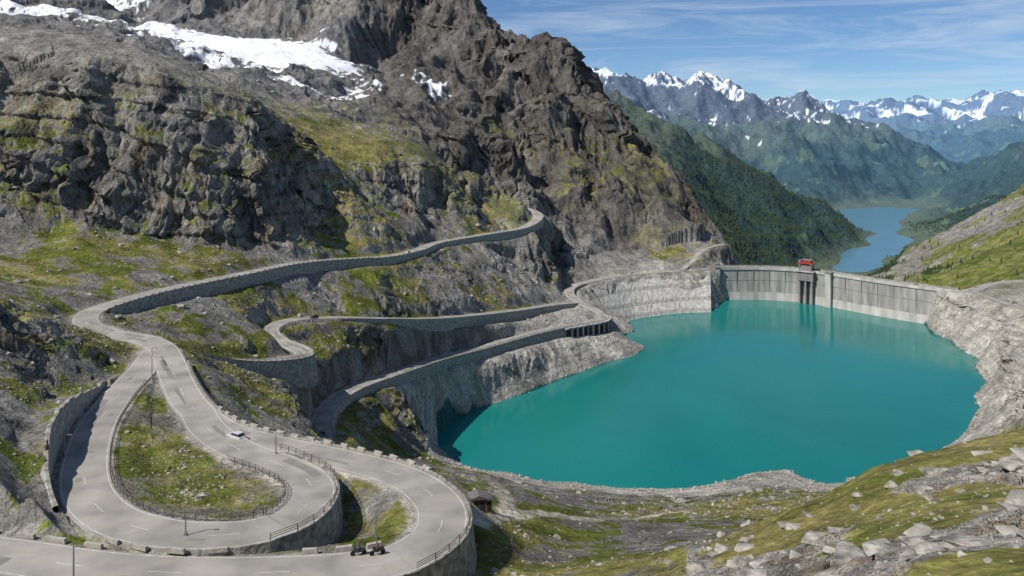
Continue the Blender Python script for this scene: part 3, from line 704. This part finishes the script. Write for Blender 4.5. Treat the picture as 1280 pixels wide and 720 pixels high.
# ---------------------------------------------------------------- vehicles, furniture
def car(x,y,z,ax,colr,name='parked_car'):
    e=bpy.data.objects.new(name,None); scene.collection.objects.link(e)
    ax=np.array(ax,float); ax/=np.linalg.norm(ax)
    mp_=simple('car_paint',colr,0.3,0.03,1); o=(x,y,z)
    mb=MB(); mb.prism([(-2.1,0.3),(2.1,0.3),(2.15,0.65),(1.9,0.85),(1.0,0.98),(-1.9,1.0),(-2.12,0.75)],-0.85,0.85,0,o,ax)
    mb.prism([(1.0,0.97),(0.35,1.42),(-1.3,1.46),(-1.85,1.0)],-0.72,0.72,1,o,ax)
    mb.prism([(0.3,1.40),(0.2,1.5),(-1.2,1.52),(-1.35,1.44)],-0.70,0.70,0,o,ax)
    ob=mb.obj('body',[mp_,m_glass],e); bv=ob.modifiers.new('b','BEVEL'); bv.width=0.05; bv.segments=2
    ay=np.array([-ax[1],ax[0]]); mb=MB()
    for sx in (1.3,-1.3):
        for sy in (-0.8,0.8):
            p=np.array([x,y])+ax*sx+ay*sy; mb.disc((p[0],p[1],z+0.32),0.32,0.12,ax,0); mb.disc((p[0],p[1],z+0.32),0.18,0.135,ax,1)
    mb.obj('wheels',[m_tyre,m_metal],e)
    mb=MB()
    for sy in (-0.6,0.6):
        p=np.array([x,y])+ax*2.08+ay*sy; mb.box((p[0],p[1],z+0.68),0.07,0.18,0.08,ax,0)
        p=np.array([x,y])-ax*2.06+ay*sy; mb.box((p[0],p[1],z+0.75),0.07,0.14,0.1,ax,1)
    mb.obj('lights',[m_metal,m_red],e)
def on_road(nm,u,Y,d): 
    r=roads[nm]; i=ridx(r,u,Y); p=off(r,i,d,DZ[nm]); return p,r.t[i]
for nm,u,Y,d,cc,sg in (('A',303,151.5,-1.7,(0.55,0.56,0.58),-1),('C',388,352,1.5,(0.03,0.03,0.04),1),('A',505,490,1.2,(0.6,0.6,0.6),-1),('D',790,658,-1.4,(0.7,0.7,0.7),1),('E',1214,584,2.0,(0.7,0.7,0.72),1)):
    p,tt=on_road(nm,u,Y,d); car(p[0],p[1],p[2],tt*sg,cc,'car')
for kk,s_,cc in ((27,-1,(0.05,0.05,0.06)),(31,-1,(0.7,0.7,0.7))):
    if kk<len(dc): p=D_(kk,2.4*s_,ZC+0.01); car(p[0],p[1],p[2],t[kk],cc,'car')
def motorcycle(x,y,z,ax,jacket):
    e=bpy.data.objects.new('motorcycle_with_rider',None); scene.collection.objects.link(e); ax=np.array(ax,float); ax/=np.linalg.norm(ax); ay=np.array([-ax[1],ax[0]])
    mb=MB()
    for sx in (0.72,-0.72): mb.disc((x+ax[0]*sx,y+ax[1]*sx,z+0.32),0.32,0.07,ax,1)
    mb.prism([(-0.9,0.75),(-0.5,0.45),(0.3,0.4),(0.65,0.75),(0.45,1.0),(0.05,0.98),(-0.1,0.82),(-0.8,0.9)],-0.16,0.16,0,(x,y,z),ax)
    mb.prism([(0.4,1.0),(0.6,1.0),(0.5,1.3)],-0.2,0.2,0,(x,y,z),ax); mb.box((x+ax[0]*.4,y+ax[1]*.4,z+1.08),0.03,0.38,0.03,ax,1)
    mb.obj('motorcycle',[simple('bike_paint',(0.05,0.05,0.06),0.4),m_tyre],e)
    J=[(-0.15,0,0.95,.15),(-0.1,0,1.2,.15),(0,0,1.42,.16),(0.03,0,1.56,.06),(0.05,0,1.68,.12),(0.05,0,1.76,.10),(0.0,.22,1.42,.07),(0.25,.3,1.22,.055),(0.42,.3,1.12,.045),(0.0,-.22,1.42,.07),(0.25,-.3,1.22,.055),(0.42,-.3,1.12,.045),(0.25,.2,.85,.09),(0.0,.22,.45,.06),(0.1,.22,.38,.05),(0.25,-.2,.85,.09),(0.0,-.22,.45,.06),(0.1,-.22,.38,.05)]
    E=[(0,1),(1,2),(2,3),(3,4),(4,5),(2,6),(6,7),(7,8),(2,9),(9,10),(10,11),(0,12),(12,13),(13,14),(0,15),(15,16),(16,17)]
    me=bpy.data.meshes.new('rider'); me.from_pydata([(x+ax[0]*j[0]+ay[0]*j[1],y+ax[1]*j[0]+ay[1]*j[1],z+j[2]) for j in J],E,[])
    ob=bpy.data.objects.new('rider',me); scene.collection.objects.link(ob); ob.parent=e
    ob.modifiers.new('s','SKIN')
    for k,j in enumerate(J): me.skin_vertices[0].data[k].radius=(j[3],j[3])
    me.skin_vertices[0].data[0].use_root=True
    ob.modifiers.new('ss','SUBSURF').levels=1; me.materials.append(simple('rider_suit',jacket,0.7))
for u,d,jc in ((450,-2.6,(0.10,0.10,0.11)),(470,-2.2,(0.12,0.04,0.03))):
    p,tt=on_road('A',u,98,d); motorcycle(p[0],p[1],p[2],tt,jc)
def lamp(x,y,h=6.5):
    z=ground(x,y); mb=MB(); mb.box((x,y,z+h/2-0.2),0.09,0.09,h/2+0.2,(1,0),0,0.6); mb.box((x+0.5,y,z+h),0.6,0.04,0.04); mb.box((x+1.1,y,z+h-0.04),0.3,0.12,0.07); mb.box((x,y,z+0.2),0.18,0.18,0.35)
    mb.obj('street_lamp',[m_metal])
for u,Y,h in ((190,186,7.5),(345,133.5+5.5,4),(92,92,5),(80,136,4),(640,118,4),(470,104,4),(232,103,3.5)): x=(u-640)/F*Y; lamp(x,Y,h)
def hut(x,y,name,w_=1.5,d_=1.1,h_=1.25,ax=(1,0.2)):
    z=ground(x,y); e=bpy.data.objects.new(name,None); scene.collection.objects.link(e)
    mb=MB(); mb.box((x,y,z+h_-0.5),w_,d_,h_+0.5,ax,0); mb.obj('walls',[m_wood],e)
    a=np.array(ax,float);a/=np.linalg.norm(a); n_=np.array([a[1],-a[0]])
    mb=MB(); p=np.array([x,y])+n_*(d_+0.02); mb.box((p[0]-a[0]*.5,p[1]-a[1]*.5,z+h_*1.15),0.45,0.03,0.4,a,0); mb.box((p[0]+a[0]*.7,p[1]+a[1]*.7,z+h_*0.85),0.4,0.03,0.95,a,0); mb.obj('window_and_door',[m_dark],e)
    mb=MB(); zz=z+2*h_
    mb.prism([(-w_-0.3,0),(w_+0.3,0),(w_+0.3,0.1),(0,0.75),(-w_-0.3,0.1)],-d_-0.3,d_+0.3,0,(x,y,zz),ax); mb.obj('roof',[m_roof],e)
x,y=S(597,612,138)[:2]; hut(x,y,'wooden_kiosk')
x,y=S(606,610,146)[:2]; hut(x,y,'wooden_kiosk',1.2,0.9,1.0)

# ---------------------------------------------------------------- sky, sun, camera
w=bpy.data.worlds.new('World'); scene.world=w; w.use_nodes=True; nt=w.node_tree; L=nt.links
bg=nt.nodes['Background']; sk=nt.nodes.new('ShaderNodeTexSky'); sk.sky_type='NISHITA'; sk.sun_disc=False
EL=math.radians(48); sd=Vector((-0.84,-0.48,0)).normalized()
sdir=Vector((sd.x*math.cos(EL),sd.y*math.cos(EL),math.sin(EL)))
sk.sun_elevation=EL; sk.sun_rotation=math.atan2(sd.x,sd.y); sk.altitude=2500; sk.air_density=1.0; sk.dust_density=0.2; sk.ozone_density=3.0
tc=nt.nodes.new('ShaderNodeTexCoord'); mp=nt.nodes.new('ShaderNodeMapping'); mp.inputs['Scale'].default_value=(1.2,1.2,12); mp.inputs['Rotation'].default_value=(0,math.radians(7),0); L.new(tc.outputs['Generated'],mp.inputs[0])
cn=nt.nodes.new('ShaderNodeTexNoise'); cn.inputs['Scale'].default_value=2.6; cn.inputs['Detail'].default_value=10; cn.inputs['Roughness'].default_value=0.66; cn.inputs['Distortion'].default_value=0.8; L.new(mp.outputs[0],cn.inputs['Vector'])
cm=nt.nodes.new('ShaderNodeMapRange'); cm.inputs[1].default_value=0.47; cm.inputs[2].default_value=0.78; cm.inputs[4].default_value=0.65; L.new(cn.outputs['Fac'],cm.inputs[0])
tn=nt.nodes.new('ShaderNodeMix'); tn.data_type='RGBA'; tn.blend_type='MULTIPLY'; tn.inputs[0].default_value=1.0; L.new(sk.outputs[0],tn.inputs[6]); tn.inputs[7].default_value=(0.84,1.02,1.18,1)
mx=nt.nodes.new('ShaderNodeMix'); mx.data_type='RGBA'; L.new(cm.outputs[0],mx.inputs[0]); L.new(tn.outputs[2],mx.inputs[6]); mx.inputs[7].default_value=(9,9.8,10.6,1)
L.new(mx.outputs[2],bg.inputs[0]); bg.inputs[1].default_value=0.08
sl=bpy.data.lights.new('sun','SUN'); sl.energy=5.0; sl.angle=math.radians(0.5); sl.color=(1,0.95,0.87)
so=bpy.data.objects.new('sun',sl); scene.collection.objects.link(so); so.rotation_euler=sdir.to_track_quat('Z','Y').to_euler()

cam=bpy.data.cameras.new('camera'); co=bpy.data.objects.new('camera',cam); scene.collection.objects.link(co); scene.camera=co
co.location=(0,0,0); co.rotation_euler=(math.radians(90),0,0)
cam.sensor_width=36; cam.lens=36*F/1280; cam.shift_y=-195/1280; cam.clip_start=1; cam.clip_end=80000
scene.view_settings.view_transform='Standard'; scene.view_settings.look='None'; scene.view_settings.exposure=0
print('done',time.time()-T0)
